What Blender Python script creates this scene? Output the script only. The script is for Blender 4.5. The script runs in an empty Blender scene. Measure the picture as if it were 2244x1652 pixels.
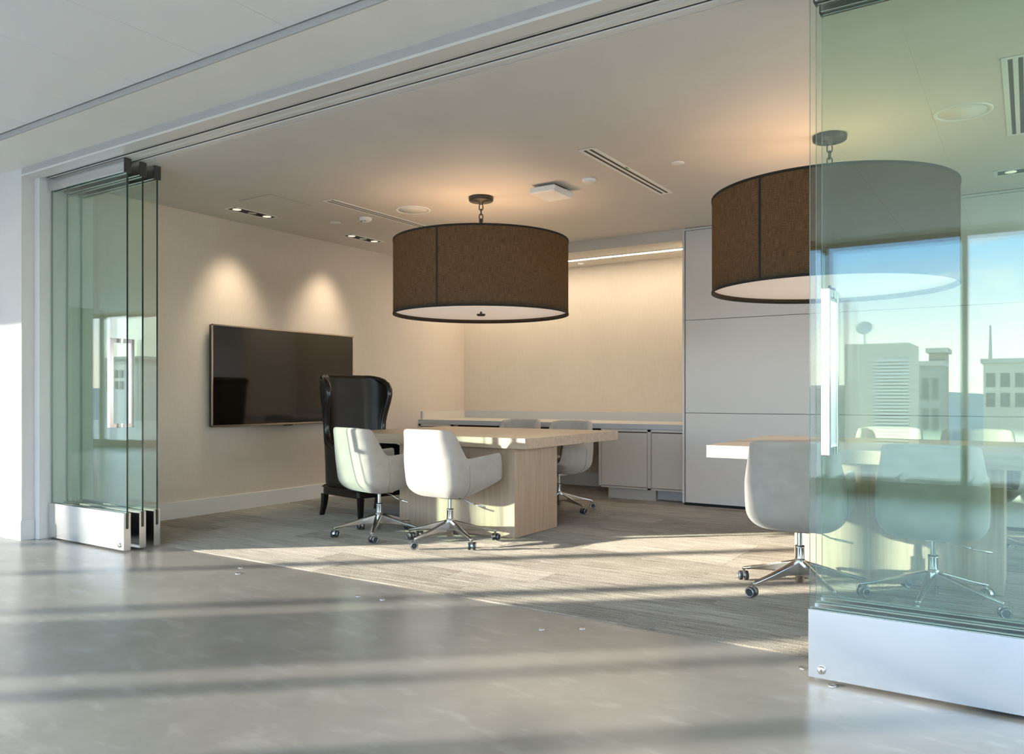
import bpy, bmesh, math, random
from mathutils import Vector, Matrix
random.seed(7)
PI = math.pi
SC = bpy.context.scene
C = SC.collection

# ------------------------------------------------------------------ camera
cam = bpy.data.cameras.new('camera')
cam.sensor_fit = 'HORIZONTAL'; cam.sensor_width = 36.0
cam.lens = 36.0 * 1737.0 / 2244.0
cam.shift_y = (867.0 - 826.0) / 2244.0
cam.clip_end = 600
co = bpy.data.objects.new('camera', cam); C.objects.link(co)
co.location = (0, 0, 1.05)
co.rotation_euler = (PI / 2, 0, math.radians(33.125))
SC.camera = co

# ------------------------------------------------------------------ view / render feel
vs = SC.view_settings
vs.view_transform = 'Standard'; vs.look = 'None'; vs.gamma = 1.0; vs.use_curve_mapping = False
vs.exposure = 0.72
cy = SC.cycles
cy.use_denoising = True
cy.max_bounces = 8; cy.diffuse_bounces = 4; cy.glossy_bounces = 4
cy.transmission_bounces = 4; cy.transparent_max_bounces = 24
cy.use_adaptive_sampling = True; cy.adaptive_threshold = 0.06; cy.use_light_tree = False
cy.sample_clamp_indirect = 6.0
cy.blur_glossy = 1.0

# ------------------------------------------------------------------ sky
SKY = 3.6
w = bpy.data.worlds.new('sky'); SC.world = w; w.use_nodes = True
nt = w.node_tree; N = nt.nodes; L = nt.links
for n in list(N): N.remove(n)
out = N.new('ShaderNodeOutputWorld'); bg = N.new('ShaderNodeBackground')
tc = N.new('ShaderNodeTexCoord'); sep = N.new('ShaderNodeSeparateXYZ')
ramp = N.new('ShaderNodeValToRGB')
e = ramp.color_ramp.elements
e[0].position = 0.0; e[0].color = (1.0, 0.94, 0.84, 1)
e[1].position = 1.0; e[1].color = (0.46, 0.58, 0.80, 1)
a = e.new(0.055); a.color = (0.92, 0.92, 0.90, 1)
a = e.new(0.17); a.color = (0.25, 0.54, 0.95, 1)
L.new(tc.outputs['Generated'], sep.inputs[0]); L.new(sep.outputs['Z'], ramp.inputs[0])
mp = N.new('ShaderNodeMapping'); mp.inputs['Scale'].default_value = (1.6, 1.6, 7.0)
nz = N.new('ShaderNodeTexNoise'); nz.inputs['Scale'].default_value = 2.4; nz.inputs['Detail'].default_value = 6
cr = N.new('ShaderNodeValToRGB'); cr.color_ramp.elements[0].position = 0.50; cr.color_ramp.elements[1].position = 0.66
L.new(tc.outputs['Generated'], mp.inputs[0]); L.new(mp.outputs[0], nz.inputs['Vector']); L.new(nz.outputs['Fac'], cr.inputs[0])
mx = N.new('ShaderNodeMixRGB'); mx.inputs[2].default_value = (1.0, 0.99, 0.96, 1)
L.new(cr.outputs[0], mx.inputs[0]); L.new(ramp.outputs[0], mx.inputs[1])
L.new(mx.outputs[0], bg.inputs[0]); bg.inputs[1].default_value = SKY
L.new(bg.outputs[0], out.inputs[0])

# ------------------------------------------------------------------ sun: low, from the left behind the camera
SUN_AZ, SUN_EL = math.radians(41.3), math.radians(7.1)
sun = bpy.data.lights.new('sun', 'SUN'); sun.energy = 8.2; sun.angle = math.radians(0.6)
sun.color = (1.0, 0.94, 0.83)
so = bpy.data.objects.new('sun', sun); C.objects.link(so)
d = Vector((math.cos(SUN_AZ) * math.cos(SUN_EL), math.sin(SUN_AZ) * math.cos(SUN_EL), -math.sin(SUN_EL)))
so.rotation_euler = d.to_track_quat('-Z', 'Y').to_euler(); so.location = (-12, -12, 6)

# portals at the glazed walls help the sky light find its way in
def portal(loc, rot, sx, sy):
    l = bpy.data.lights.new('window_portal', 'AREA'); l.shape = 'RECTANGLE'; l.size = sx; l.size_y = sy
    l.cycles.is_portal = True
    o = bpy.data.objects.new('window_portal', l); C.objects.link(o); o.location = loc; o.rotation_euler = rot
portal((-6.5, -3.12, 1.4), (PI / 2, 0, 0), 25.0, 2.62)
portal((3.32, 5.75, 1.4), (PI / 2, 0, PI / 2), 4.8, 2.6)

# ================================================================== materials
def mat(name):
    m = bpy.data.materials.new(name); m.use_nodes = True
    return m, m.node_tree, m.node_tree.nodes['Principled BSDF']
def setp(b, **k):
    for kk, v in k.items():
        b.inputs[kk.replace('_', ' ')].default_value = v
def simple(name, col, rough=.5, metal=0., spec=.5, noise=0., nscale=20., bump=0., bscale=200., bdist=.002, aniso=0.):
    m, t, b = mat(name)
    b.inputs['Base Color'].default_value = (*col, 1); b.inputs['Roughness'].default_value = rough
    b.inputs['Metallic'].default_value = metal; b.inputs['Specular IOR Level'].default_value = spec
    tc = t.nodes.new('ShaderNodeTexCoord')
    if noise:
        n = t.nodes.new('ShaderNodeTexNoise'); n.inputs['Scale'].default_value = nscale; n.inputs['Detail'].default_value = 5
        t.links.new(tc.outputs['Object'], n.inputs['Vector'])
        r = t.nodes.new('ShaderNodeValToRGB')
        r.color_ramp.elements[0].position = .3; r.color_ramp.elements[1].position = .7
        r.color_ramp.elements[0].color = (*[c * (1 - noise) for c in col], 1)
        r.color_ramp.elements[1].color = (*[min(1, c * (1 + noise)) for c in col], 1)
        t.links.new(n.outputs['Fac'], r.inputs[0]); t.links.new(r.outputs[0], b.inputs['Base Color'])
    if bump:
        n2 = t.nodes.new('ShaderNodeTexNoise'); n2.inputs['Scale'].default_value = bscale; n2.inputs['Detail'].default_value = 3
        t.links.new(tc.outputs['Object'], n2.inputs['Vector'])
        bp = t.nodes.new('ShaderNodeBump'); bp.inputs['Strength'].default_value = bump; bp.inputs['Distance'].default_value = bdist
        t.links.new(n2.outputs['Fac'], bp.inputs['Height']); t.links.new(bp.outputs[0], b.inputs['Normal'])
    return m

M = {}
M['upright_shade'] = simple('upright_shade_grey', (.47, .455, .43), .7, noise=.03, nscale=40)  # weaker light on upright faces put into this darker grey
M['end_wall'] = simple('corridor_grey_paint', (.24, .25, .24), .7)
M['white_paint'] = simple('white_paint', (.71, .685, .65), .6, noise=.02, nscale=3)
M['soffit_paint'] = simple('soffit_paint', (.87, .85, .79), .6, noise=.02, nscale=3)
M['ceil_panel'] = simple('ceiling_panel_white', (.91, .91, .885), .55)
M['room_ceiling'] = simple('room_ceiling_paint', (.70, .655, .60), .7, noise=.02, nscale=4)
M['trim_white'] = simple('trim_white', (.72, .71, .68), .35)
M['track_white'] = simple('track_white', (.74, .72, .67), .3, spec=.5)
M['lacquer'] = simple('lacquer_panel', (.74, .725, .70), .32)
M['lacquer_cab'] = simple('lacquer_cabinet', (.62, .59, .555), .35)
M['dark_gap'] = simple('dark_gap', (.012, .012, .012), .7)
M['worktop'] = simple('worktop_stone', (.70, .64, .55), .25, noise=.04, nscale=60)
M['fascia'] = simple('worktop_edge_grey', (.50, .52, .54), .35)
M['chrome'] = simple('polished_aluminium', (.78, .78, .77), .16, metal=1)
M['chrome_soft'] = simple('satin_aluminium', (.74, .74, .73), .20, metal=1)
M['black_cap'] = simple('black_cap', (.03, .03, .03), .45)
M['rubber'] = simple('dark_rubber', (.035, .045, .055), .5)
M['lamp_metal'] = simple('bronze_black_metal', (.045, .038, .030), .4, metal=.3)
M['tape'] = simple('black_shade_tape', (.018, .016, .014), .8)
M['plastic_white'] = simple('white_plastic', (.82, .82, .80), .4)
M['grille'] = simple('speaker_grille', (.80, .78, .73), .6)
M['slot_dark'] = simple('slot_dark', (.03, .027, .022), .6)
M['green_sticker'] = simple('green_sticker', (.05, .35, .09), .5)
M['leather'] = simple('black_leather', (.013, .011, .008), .38, spec=.35, noise=.25, nscale=8, bump=.12, bscale=260, bdist=.001)
M['leather_welt'] = simple('black_leather_welt', (.010, .009, .008), .2)
M['black_wood'] = simple('ebonised_wood', (.010, .009, .008), .3)
M['tv_screen'] = simple('tv_screen', (.008, .006, .004), .07, spec=.8)
M['tv_bezel'] = simple('tv_bezel', (.50, .42, .34), .25, metal=.9)
M['tv_back'] = simple('tv_back', (.02, .02, .02), .5)
M['frame_grey'] = simple('window_frame_grey', (.34, .36, .35), .4)
M['column_paint'] = simple('column_paint', (.12, .13, .12), .6)
M['concrete_out'] = simple('roof_concrete', (.50, .50, .48), .8, noise=.1, nscale=.6)
M['bld_pale'] = simple('pale_facade', (.62, .58, .50), .8, noise=.05, nscale=.4)
M['bld_grey'] = simple('grey_facade', (.30, .31, .31), .8, noise=.08, nscale=.3)
M['bld_white'] = simple('white_facade', (.72, .72, .70), .8)
M['bld_brick'] = simple('brick_facade', (.34, .25, .20), .8, noise=.08, nscale=.5)
M['bld_win'] = simple('facade_window', (.08, .10, .12), .15)
M['steel_out'] = simple('outdoor_steel', (.45, .46, .46), .5, metal=.5)
M['boards'] = simple('stacked_board', (.66, .66, .62), .6)
M['hill'] = simple('distant_hill', (.30, .36, .40), 1.0)

# vinyl wall covering, faint vertical weave
def weave_wall(name, col):
    m, t, b = mat(name)
    tc = t.nodes.new('ShaderNodeTexCoord'); mp = t.nodes.new('ShaderNodeMapping'); mp.inputs['Scale'].default_value = (60, 60, 6)
    n = t.nodes.new('ShaderNodeTexNoise'); n.inputs['Scale'].default_value = 2.2; n.inputs['Detail'].default_value = 6
    n2 = t.nodes.new('ShaderNodeTexNoise'); n2.inputs['Scale'].default_value = 2.0; n2.inputs['Detail'].default_value = 4
    t.links.new(tc.outputs['Object'], mp.inputs[0]); t.links.new(mp.outputs[0], n.inputs['Vector']); t.links.new(tc.outputs['Object'], n2.inputs['Vector'])
    ad = t.nodes.new('ShaderNodeMath'); ad.operation = 'ADD'; t.links.new(n.outputs['Fac'], ad.inputs[0]); t.links.new(n2.outputs['Fac'], ad.inputs[1])
    r = t.nodes.new('ShaderNodeValToRGB'); r.color_ramp.elements[0].position = .6; r.color_ramp.elements[1].position = 1.4
    r.color_ramp.elements[0].color = (*[c * .93 for c in col], 1); r.color_ramp.elements[1].color = (*[c * 1.05 for c in col], 1)
    hf = t.nodes.new('ShaderNodeMath'); hf.operation = 'MULTIPLY'; hf.inputs[1].default_value = .5
    r.color_ramp.elements[0].position = .3; r.color_ramp.elements[1].position = .7
    t.links.new(ad.outputs[0], hf.inputs[0]); t.links.new(hf.outputs[0], r.inputs[0]); t.links.new(r.outputs[0], b.inputs['Base Color'])
    bp = t.nodes.new('ShaderNodeBump'); bp.inputs['Strength'].default_value = .15; bp.inputs['Distance'].default_value = .002
    t.links.new(n.outputs['Fac'], bp.inputs['Height']); t.links.new(bp.outputs[0], b.inputs['Normal'])
    b.inputs['Roughness'].default_value = .65
    return m
M['tv_wall'] = weave_wall('vinyl_wall', (.66, .575, .485))
M['niche_wall'] = weave_wall('vinyl_wall_niche', (.66, .58, .48))

# polished concrete
def concrete():
    m, t, b = mat('polished_concrete')
    tc = t.nodes.new('ShaderNodeTexCoord')
    n = t.nodes.new('ShaderNodeTexNoise'); n.inputs['Scale'].default_value = 1.3; n.inputs['Detail'].default_value = 9; n.inputs['Roughness'].default_value = .6
    mp = t.nodes.new('ShaderNodeMapping'); mp.inputs['Scale'].default_value = (1.6, 3.6, 1); mp.inputs['Rotation'].default_value = (0, 0, .5); mp.inputs['Location'].default_value = (1.31, 2.77, .37)
    mo = t.nodes.new('ShaderNodeMapping'); mo.inputs['Location'].default_value = (.23, .61, .41); mo.inputs['Rotation'].default_value = (.3, .2, .7)
    t.links.new(tc.outputs['Object'], mo.inputs[0])
    n2 = t.nodes.new('ShaderNodeTexNoise'); n2.inputs['Scale'].default_value = 4; n2.inputs['Detail'].default_value = 8
    n3 = t.nodes.new('ShaderNodeTexNoise'); n3.inputs['Scale'].default_value = 180; n3.inputs['Detail'].default_value = 2
    for q in (n, n3): t.links.new(mo.outputs[0], q.inputs['Vector'])
    t.links.new(tc.outputs['Object'], mp.inputs[0]); t.links.new(mp.outputs[0], n2.inputs['Vector'])
    r = t.nodes.new('ShaderNodeValToRGB'); r.color_ramp.elements[0].position = .34; r.color_ramp.elements[1].position = .66
    r.color_ramp.elements[0].color = (.29, .275, .255, 1); r.color_ramp.elements[1].color = (.385, .367, .34, 1)
    t.links.new(n.outputs['Fac'], r.inputs[0])
    r2 = t.nodes.new('ShaderNodeMapRange'); r2.clamp = True
    for k_, v_ in ((1, .55), (2, .70), (3, 0.), (4, .24)): r2.inputs[k_].default_value = v_
    t.links.new(n2.outputs['Fac'], r2.inputs[0])
    mx = t.nodes.new('ShaderNodeMixRGB'); mx.inputs[2].default_value = (.56, .54, .51, 1)
    t.links.new(r2.outputs[0], mx.inputs[0]); t.links.new(r.outputs[0], mx.inputs[1])
    t.links.new(mx.outputs[0], b.inputs['Base Color'])
    b.inputs['Roughness'].default_value = .27
    bp = t.nodes.new('ShaderNodeBump'); bp.inputs['Strength'].default_value = .04; bp.inputs['Distance'].default_value = .001
    t.links.new(n3.outputs['Fac'], bp.inputs['Height']); t.links.new(bp.outputs[0], b.inputs['Normal'])
    b.inputs['Specular IOR Level'].default_value = .6
    return m
M['concrete'] = concrete()

# carpet: each plank has its own tone; striations run along X
def carpet():
    m, t, b = mat('plank_carpet')
    oi = t.nodes.new('ShaderNodeObjectInfo'); geo = t.nodes.new('ShaderNodeNewGeometry')
    mp = t.nodes.new('ShaderNodeMapping'); mp.inputs['Scale'].default_value = (3.0, 62, 1)
    ofs = t.nodes.new('ShaderNodeCombineXYZ'); t.links.new(oi.outputs['Random'], ofs.inputs[0])
    mul = t.nodes.new('ShaderNodeVectorMath'); mul.operation = 'SCALE'; mul.inputs['Scale'].default_value = 37.
    t.links.new(ofs.outputs[0], mul.inputs[0])
    t.links.new(geo.outputs['Position'], mp.inputs[0]); t.links.new(mul.outputs[0], mp.inputs['Location'])
    n = t.nodes.new('ShaderNodeTexNoise'); n.inputs['Scale'].default_value = 1.0; n.inputs['Detail'].default_value = 4
    t.links.new(mp.outputs[0], n.inputs['Vector'])
    n2 = t.nodes.new('ShaderNodeTexNoise'); n2.inputs['Scale'].default_value = 220; n2.inputs['Detail'].default_value = 2
    t.links.new(geo.outputs['Position'], n2.inputs['Vector'])
    a = t.nodes.new('ShaderNodeMath'); a.operation = 'MULTIPLY_ADD'; a.inputs[1].default_value = .22; a.inputs[2].default_value = -.11
    t.links.new(oi.outputs['Random'], a.inputs[0])
    s = t.nodes.new('ShaderNodeMath'); s.operation = 'ADD'; t.links.new(n.outputs['Fac'], s.inputs[0]); t.links.new(a.outputs[0], s.inputs[1])
    g2 = t.nodes.new('ShaderNodeMath'); g2.operation = 'MULTIPLY_ADD'; g2.inputs[1].default_value = .5; g2.inputs[2].default_value = -.25
    t.links.new(n2.outputs['Fac'], g2.inputs[0])
    s2 = t.nodes.new('ShaderNodeMath'); s2.operation = 'ADD'; t.links.new(s.outputs[0], s2.inputs[0]); t.links.new(g2.outputs[0], s2.inputs[1])
    r = t.nodes.new('ShaderNodeValToRGB'); r.color_ramp.elements[0].position = .22; r.color_ramp.elements[1].position = .80
    r.color_ramp.elements[0].color = (.20, .165, .125, 1); r.color_ramp.elements[1].color = (.55, .485, .40, 1)
    t.links.new(s2.outputs[0], r.inputs[0]); t.links.new(r.outputs[0], b.inputs['Base Color'])
    bp = t.nodes.new('ShaderNodeBump'); bp.inputs['Strength'].default_value = .8; bp.inputs['Distance'].default_value = .006
    t.links.new(n2.outputs['Fac'], bp.inputs['Height']); t.links.new(bp.outputs[0], b.inputs['Normal'])
    b.inputs['Roughness'].default_value = .95; b.inputs['Specular IOR Level'].default_value = .1
    b.inputs['Sheen Weight'].default_value = .25
    return m
M['carpet'] = carpet()

# pale straight-grained wood
def wood(name, c0, c1, axis):
    m, t, b = mat(name)
    tc = t.nodes.new('ShaderNodeTexCoord'); mp = t.nodes.new('ShaderNodeMapping')
    sc = [26, 26, 26]; sc['XYZ'.index(axis)] = 1.6
    mp.inputs['Scale'].default_value = sc
    n = t.nodes.new('ShaderNodeTexNoise'); n.inputs['Scale'].default_value = 1; n.inputs['Detail'].default_value = 6; n.inputs['Distortion'].default_value = .6
    mp2 = t.nodes.new('ShaderNodeMapping'); sc2 = [170, 170, 170]; sc2['XYZ'.index(axis)] = 5; mp2.inputs['Scale'].default_value = sc2
    n2 = t.nodes.new('ShaderNodeTexNoise'); n2.inputs['Scale'].default_value = 1; n2.inputs['Detail'].default_value = 3
    t.links.new(tc.outputs['Object'], mp.inputs[0]); t.links.new(tc.outputs['Object'], mp2.inputs[0])
    t.links.new(mp.outputs[0], n.inputs['Vector']); t.links.new(mp2.outputs[0], n2.inputs['Vector'])
    ad = t.nodes.new('ShaderNodeMath'); ad.operation = 'MULTIPLY_ADD'; ad.inputs[1].default_value = .4
    t.links.new(n2.outputs['Fac'], ad.inputs[0]); t.links.new(n.outputs['Fac'], ad.inputs[2])
    r = t.nodes.new('ShaderNodeValToRGB'); r.color_ramp.elements[0].position = .45; r.color_ramp.elements[1].position = .95
    r.color_ramp.elements[0].color = (*c0, 1); r.color_ramp.elements[1].color = (*c1, 1)
    t.links.new(ad.outputs[0], r.inputs[0]); t.links.new(r.outputs[0], b.inputs['Base Color'])
    b.inputs['Roughness'].default_value = .38
    return m
M['wood_x'] = wood('pale_ash_long', (.48, .355, .255), (.64, .505, .375), 'X')
M['wood_z'] = wood('pale_ash_upright', (.50, .37, .265), (.65, .515, .385), 'Z')

# suede-like chair fabric
M['chair_fabric'] = simple('stone_suede', (.46, .43, .385), .85, spec=.15, noise=.07, nscale=14, bump=.25, bscale=420, bdist=.001)
M['chair_fabric'].node_tree.nodes['Principled BSDF'].inputs['Sheen Weight'].default_value = .3
M['chair_piping'] = simple('suede_piping', (.40, .37, .33), .8)

# lampshade fabric: woven, lets some light through
def shade_mat():
    m = bpy.data.materials.new('woven_shade'); m.use_nodes = True; t = m.node_tree
    for n in list(t.nodes): t.nodes.remove(n)
    o = t.nodes.new('ShaderNodeOutputMaterial')
    tc = t.nodes.new('ShaderNodeTexCoord'); sp = t.nodes.new('ShaderNodeSeparateXYZ'); t.links.new(tc.outputs['Object'], sp.inputs[0])
    at = t.nodes.new('ShaderNodeMath'); at.operation = 'ARCTAN2'; t.links.new(sp.outputs[1], at.inputs[0]); t.links.new(sp.outputs[0], at.inputs[1])
    cb = t.nodes.new('ShaderNodeCombineXYZ'); t.links.new(at.outputs[0], cb.inputs[0]); t.links.new(sp.outputs[2], cb.inputs[1])
    cols = []
    for scv in ((16, 700, 1), (420, 14, 1)):
        mp = t.nodes.new('ShaderNodeMapping'); mp.inputs['Scale'].default_value = scv
        n = t.nodes.new('ShaderNodeTexNoise'); n.inputs['Scale'].default_value = 1; n.inputs['Detail'].default_value = 3
        t.links.new(cb.outputs[0], mp.inputs[0]); t.links.new(mp.outputs[0], n.inputs['Vector']); cols.append(n)
    ad = t.nodes.new('ShaderNodeMath'); ad.operation = 'MULTIPLY'
    t.links.new(cols[0].outputs['Fac'], ad.inputs[0]); t.links.new(cols[1].outputs['Fac'], ad.inputs[1])
    r = t.nodes.new('ShaderNodeValToRGB'); r.color_ramp.elements[0].position = .12; r.color_ramp.elements[1].position = .42
    r.color_ramp.elements[0].color = (.018, .0155, .012, 1); r.color_ramp.elements[1].color = (.092, .074, .052, 1)
    t.links.new(ad.outputs[0], r.inputs[0])
    df = t.nodes.new('ShaderNodeBsdfDiffuse'); t.links.new(r.outputs[0], df.inputs[0])
    tr = t.nodes.new('ShaderNodeBsdfTranslucent')
    hs = t.nodes.new('ShaderNodeMixRGB'); hs.blend_type = 'MULTIPLY'; hs.inputs[0].default_value = 1; hs.inputs[2].default_value = (.75, .62, .45, 1)
    t.links.new(r.outputs[0], hs.inputs[1]); t.links.new(hs.outputs[0], tr.inputs[0])
    ms = t.nodes.new('ShaderNodeAddShader'); t.links.new(df.outputs[0], ms.inputs[0]); t.links.new(tr.outputs[0], ms.inputs[1])
    t.links.new(ms.outputs[0], o.inputs[0])
    return m
M['shade'] = shade_mat()
def emis(name, col, s, base=(.8, .8, .8)):
    m, t, b = mat(name)
    b.inputs['Base Color'].default_value = (*base, 1); b.inputs['Emission Color'].default_value = (*col, 1); b.inputs['Emission Strength'].default_value = s
    return m
M['diffuser'] = emis('lamp_diffuser', (1.0, .80, .64), .25, (.62, .58, .54))
M['led'] = emis('led_strip', (1.0, .86, .66), 38.0)
M['bulb'] = emis('downlight_bulb', (1.0, .86, .66), .5)
M['shade_inner'] = simple('shade_lining', (.55, .50, .42), .7)

# architectural glass: thin surfaces, Schlick reflection, faint green body tint
def glass(name, tint, f0=.041):
    m = bpy.data.materials.new(name); m.use_nodes = True; t = m.node_tree
    for n in list(t.nodes): t.nodes.remove(n)
    o = t.nodes.new('ShaderNodeOutputMaterial')
    g = t.nodes.new('ShaderNodeNewGeometry'); dt = t.nodes.new('ShaderNodeVectorMath'); dt.operation = 'DOT_PRODUCT'
    t.links.new(g.outputs['Incoming'], dt.inputs[0]); t.links.new(g.outputs['Normal'], dt.inputs[1])
    ab = t.nodes.new('ShaderNodeMath'); ab.operation = 'ABSOLUTE'; t.links.new(dt.outputs['Value'], ab.inputs[0])
    om = t.nodes.new('ShaderNodeMath'); om.operation = 'SUBTRACT'; om.inputs[0].default_value = 1; t.links.new(ab.outputs[0], om.inputs[1])
    pw = t.nodes.new('ShaderNodeMath'); pw.operation = 'POWER'; pw.inputs[1].default_value = 5; t.links.new(om.outputs[0], pw.inputs[0])
    ma = t.nodes.new('ShaderNodeMath'); ma.operation = 'MULTIPLY_ADD'; ma.inputs[1].default_value = 1 - f0; ma.inputs[2].default_value = f0
    t.links.new(pw.outputs[0], ma.inputs[0])
    tr = t.nodes.new('ShaderNodeBsdfTransparent'); tr.inputs[0].default_value = (*tint, 1)
    gl = t.nodes.new('ShaderNodeBsdfGlossy'); gl.inputs['Roughness'].default_value = 0.0
    gl.inputs['Color'].default_value = (.98, 1, .99, 1)
    ms = t.nodes.new('ShaderNodeMixShader'); t.links.new(ma.outputs[0], ms.inputs[0]); t.links.new(tr.outputs[0], ms.inputs[1]); t.links.new(gl.outputs[0], ms.inputs[2])
    t.links.new(ms.outputs[0], o.inputs[0])
    return m
M['door_glass'] = glass('door_glass', (.915, .960, .930))
M['window_glass'] = glass('window_glass', (.985, .995, .99), .03)
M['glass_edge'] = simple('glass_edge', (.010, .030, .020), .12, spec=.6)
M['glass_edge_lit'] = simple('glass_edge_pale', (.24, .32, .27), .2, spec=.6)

# ================================================================== mesh helpers
class MB:
    def __init__(s): s.v = []; s.f = []; s.m = []; s.sm = []
    def add(s, vs, fs, mi=0, smooth=False, mtx=None):
        o = len(s.v)
        for p in vs:
            p = Vector(p)
            s.v.append(tuple(mtx @ p) if mtx else tuple(p))
        for f in fs: s.f.append([i + o for i in f]); s.m.append(mi); s.sm.append(smooth)
        return s
    def box(s, x0, x1, y0, y1, z0, z1, mi=0, mtx=None):
        x0, x1 = min(x0, x1), max(x0, x1); y0, y1 = min(y0, y1), max(y0, y1); z0, z1 = min(z0, z1), max(z0, z1)
        return s.add([(x0, y0, z0), (x1, y0, z0), (x1, y1, z0), (x0, y1, z0), (x0, y0, z1), (x1, y0, z1), (x1, y1, z1), (x0, y1, z1)],
              [(0, 3, 2, 1), (4, 5, 6, 7), (0, 1, 5, 4), (1, 2, 6, 5), (2, 3, 7, 6), (3, 0, 4, 7)], mi, False, mtx)
    def lathe(s, prof, n=32, mi=0, mtx=None, smooth=True, cap=True):
        vs = []; fs = []
        for (r, z) in prof:
            for k in range(n): a = 2 * PI * k / n; vs.append((r * math.cos(a), r * math.sin(a), z))
        for j in range(len(prof) - 1):
            for k in range(n):
                k2 = (k + 1) % n; fs.append((j * n + k, j * n + k2, (j + 1) * n + k2, (j + 1) * n + k))
        s.add(vs, fs, mi, smooth, mtx)
        if cap:
            for j, rev in ((0, True), (len(prof) - 1, False)):
                if prof[j][0] > 1e-6:
                    ring = [(prof[j][0] * math.cos(2 * PI * k / n), prof[j][0] * math.sin(2 * PI * k / n), prof[j][1]) for k in range(n)]
                    s.add(ring, [list(range(n))[::-1] if rev else list(range(n))], mi, False, mtx)
        return s
    def tube(s, pts, r, n=8, mi=0, closed=False, mtx=None):
        pts = [Vector(p) for p in pts]; m = len(pts); vs = []; fs = []
        up = None
        for i, p in enumerate(pts):
            a = pts[(i - 1) % m] if (closed or i > 0) else p; b = pts[(i + 1) % m] if (closed or i < m - 1) else p
            t = (b - a).normalized()
            if up is None:
                up = Vector((0, 0, 1)) if abs(t.z) < .9 else Vector((1, 0, 0))
            u = (up - t * up.dot(t))
            if u.length < 1e-5: u = t.orthogonal()
            u.normalize(); up = u; w_ = t.cross(u)
            rr = r[i] if isinstance(r, (list, tuple)) else r
            for k in range(n):
                q = 2 * PI * k / n; vs.append(p + u * (rr * math.cos(q)) + w_ * (rr * math.sin(q)))
        for i in range(m if closed else m - 1):
            j = (i + 1) % m
            for k in range(n):
                k2 = (k + 1) % n; fs.append((i * n + k, i * n + k2, j * n + k2, j * n + k))
        if not closed:
            fs.append(list(range(n))[::-1]); fs.append([(m - 1) * n + k for k in range(n)])
        return s.add(vs, fs, mi, True, mtx)
    def prism(s, poly, axis, a0, a1, mi=0, mtx=None):
        # poly: list of 2D points; axis 'X': poly=(y,z), 'Y': (x,z), 'Z': (x,y)
        def P(p, t): return {'X': (t, p[0], p[1]), 'Y': (p[0], t, p[1]), 'Z': (p[0], p[1], t)}[axis]
        n = len(poly); vs = [P(p, a0) for p in poly] + [P(p, a1) for p in poly]
        fs = [list(range(n))[::-1], [n + i for i in range(n)]] + [(i, (i + 1) % n, n + (i + 1) % n, n + i) for i in range(n)]
        return s.add(vs, fs, mi, False, mtx)
    def build(s, name, mats, parent=None, loc=(0, 0, 0), rz=0, bevel=0, seg=2, fix=True):
        me = bpy.data.meshes.new(name); me.from_pydata(s.v, [], s.f)
        if not isinstance(mats, (list, tuple)): mats = [mats]
        for mm in mats: me.materials.append(M[mm] if isinstance(mm, str) else mm)
        for p, mi, sm in zip(me.polygons, s.m, s.sm): p.material_index = mi; p.use_smooth = sm
        if fix:
            bm = bmesh.new(); bm.from_mesh(me); bmesh.ops.recalc_face_normals(bm, faces=bm.faces)
            bm.to_mesh(me); bm.free()
        o = bpy.data.objects.new(name, me); C.objects.link(o)
        o.location = loc; o.rotation_euler = (0, 0, rz)
        if parent: o.parent = parent
        if bevel:
            md = o.modifiers.new('bevel', 'BEVEL'); md.width = bevel; md.segments = seg; md.limit_method = 'ANGLE'; md.angle_limit = math.radians(40)
        return o
def bake(o):
    # turn modifiers into plain mesh so that copies share it
    dg = bpy.context.evaluated_depsgraph_get(); dg.update()
    me = bpy.data.meshes.new_from_object(o.evaluated_get(dg)); o.modifiers.clear(); o.data = me
    return o
def mkempty(name, loc=(0, 0, 0), rz=0):
    o = bpy.data.objects.new(name, None); C.objects.link(o); o.location = loc; o.rotation_euler = (0, 0, rz)
    o.empty_display_size = .1
    return o
def tag(o, label, cat, group=None):
    o['label'] = label; o['category'] = cat
    if group: o['group'] = group
    return o
def struct(o, label=None, cat=None):
    o['kind'] = 'structure'
    if label: o['label'] = label
    if cat: o['category'] = cat
    return o
def copy_tree(o, parent=None):
    c = o.copy(); C.objects.link(c)
    if parent: c.parent = parent
    for ch in list(o.children): copy_tree(ch, c)
    return c
def box(name, x0, x1, y0, y1, z0, z1, m, parent=None, bevel=0, seg=2):
    return MB().box(x0, x1, y0, y1, z0, z1).build(name, m, parent, bevel=bevel, seg=seg)

# ================================================================== the setting
XW, YP, YN, CEIL = -6.085, 7.235, 8.2, 2.645
XL, XR = -19.0, 3.4
YWIN = -3.0
OPEN_Y = 2.87
HEAD = 2.66
# floors
struct(box('floor', XL, XR + .2, YWIN - .15, 3.31, -.12, 0, 'concrete'), 'polished grey concrete floor of the open area', 'floor')
fl = struct(box('floor.001', XW - .1, XR, 3.31, YN, -.12, -.004, 'dark_gap'), 'striped grey carpet floor of the meeting room', 'floor')
pw, pl = .25, 1.0
def plank_mesh(lx, ly, seed):
    # loop-pile plank: fine uneven ribs running along its length
    rnd = random.Random(seed); pr = [(.0006, -.006), (.0006, .001)]; y_ = .0006
    while y_ < ly - .012:
        p_ = rnd.uniform(.0075, .0115); h_ = rnd.uniform(.0035, .0058)
        pr += [(y_ + p_ * .38, .001 + h_), (y_ + p_ * .62, .001 + h_ * .95), (y_ + p_, .001)]; y_ += p_
    pr += [(ly - .0006, .001), (ly - .0006, -.006)]
    return MB().prism(pr[::-1], 'X', .0008, lx - .0008)
full = {}; y = 3.312; pk = 0
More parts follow.
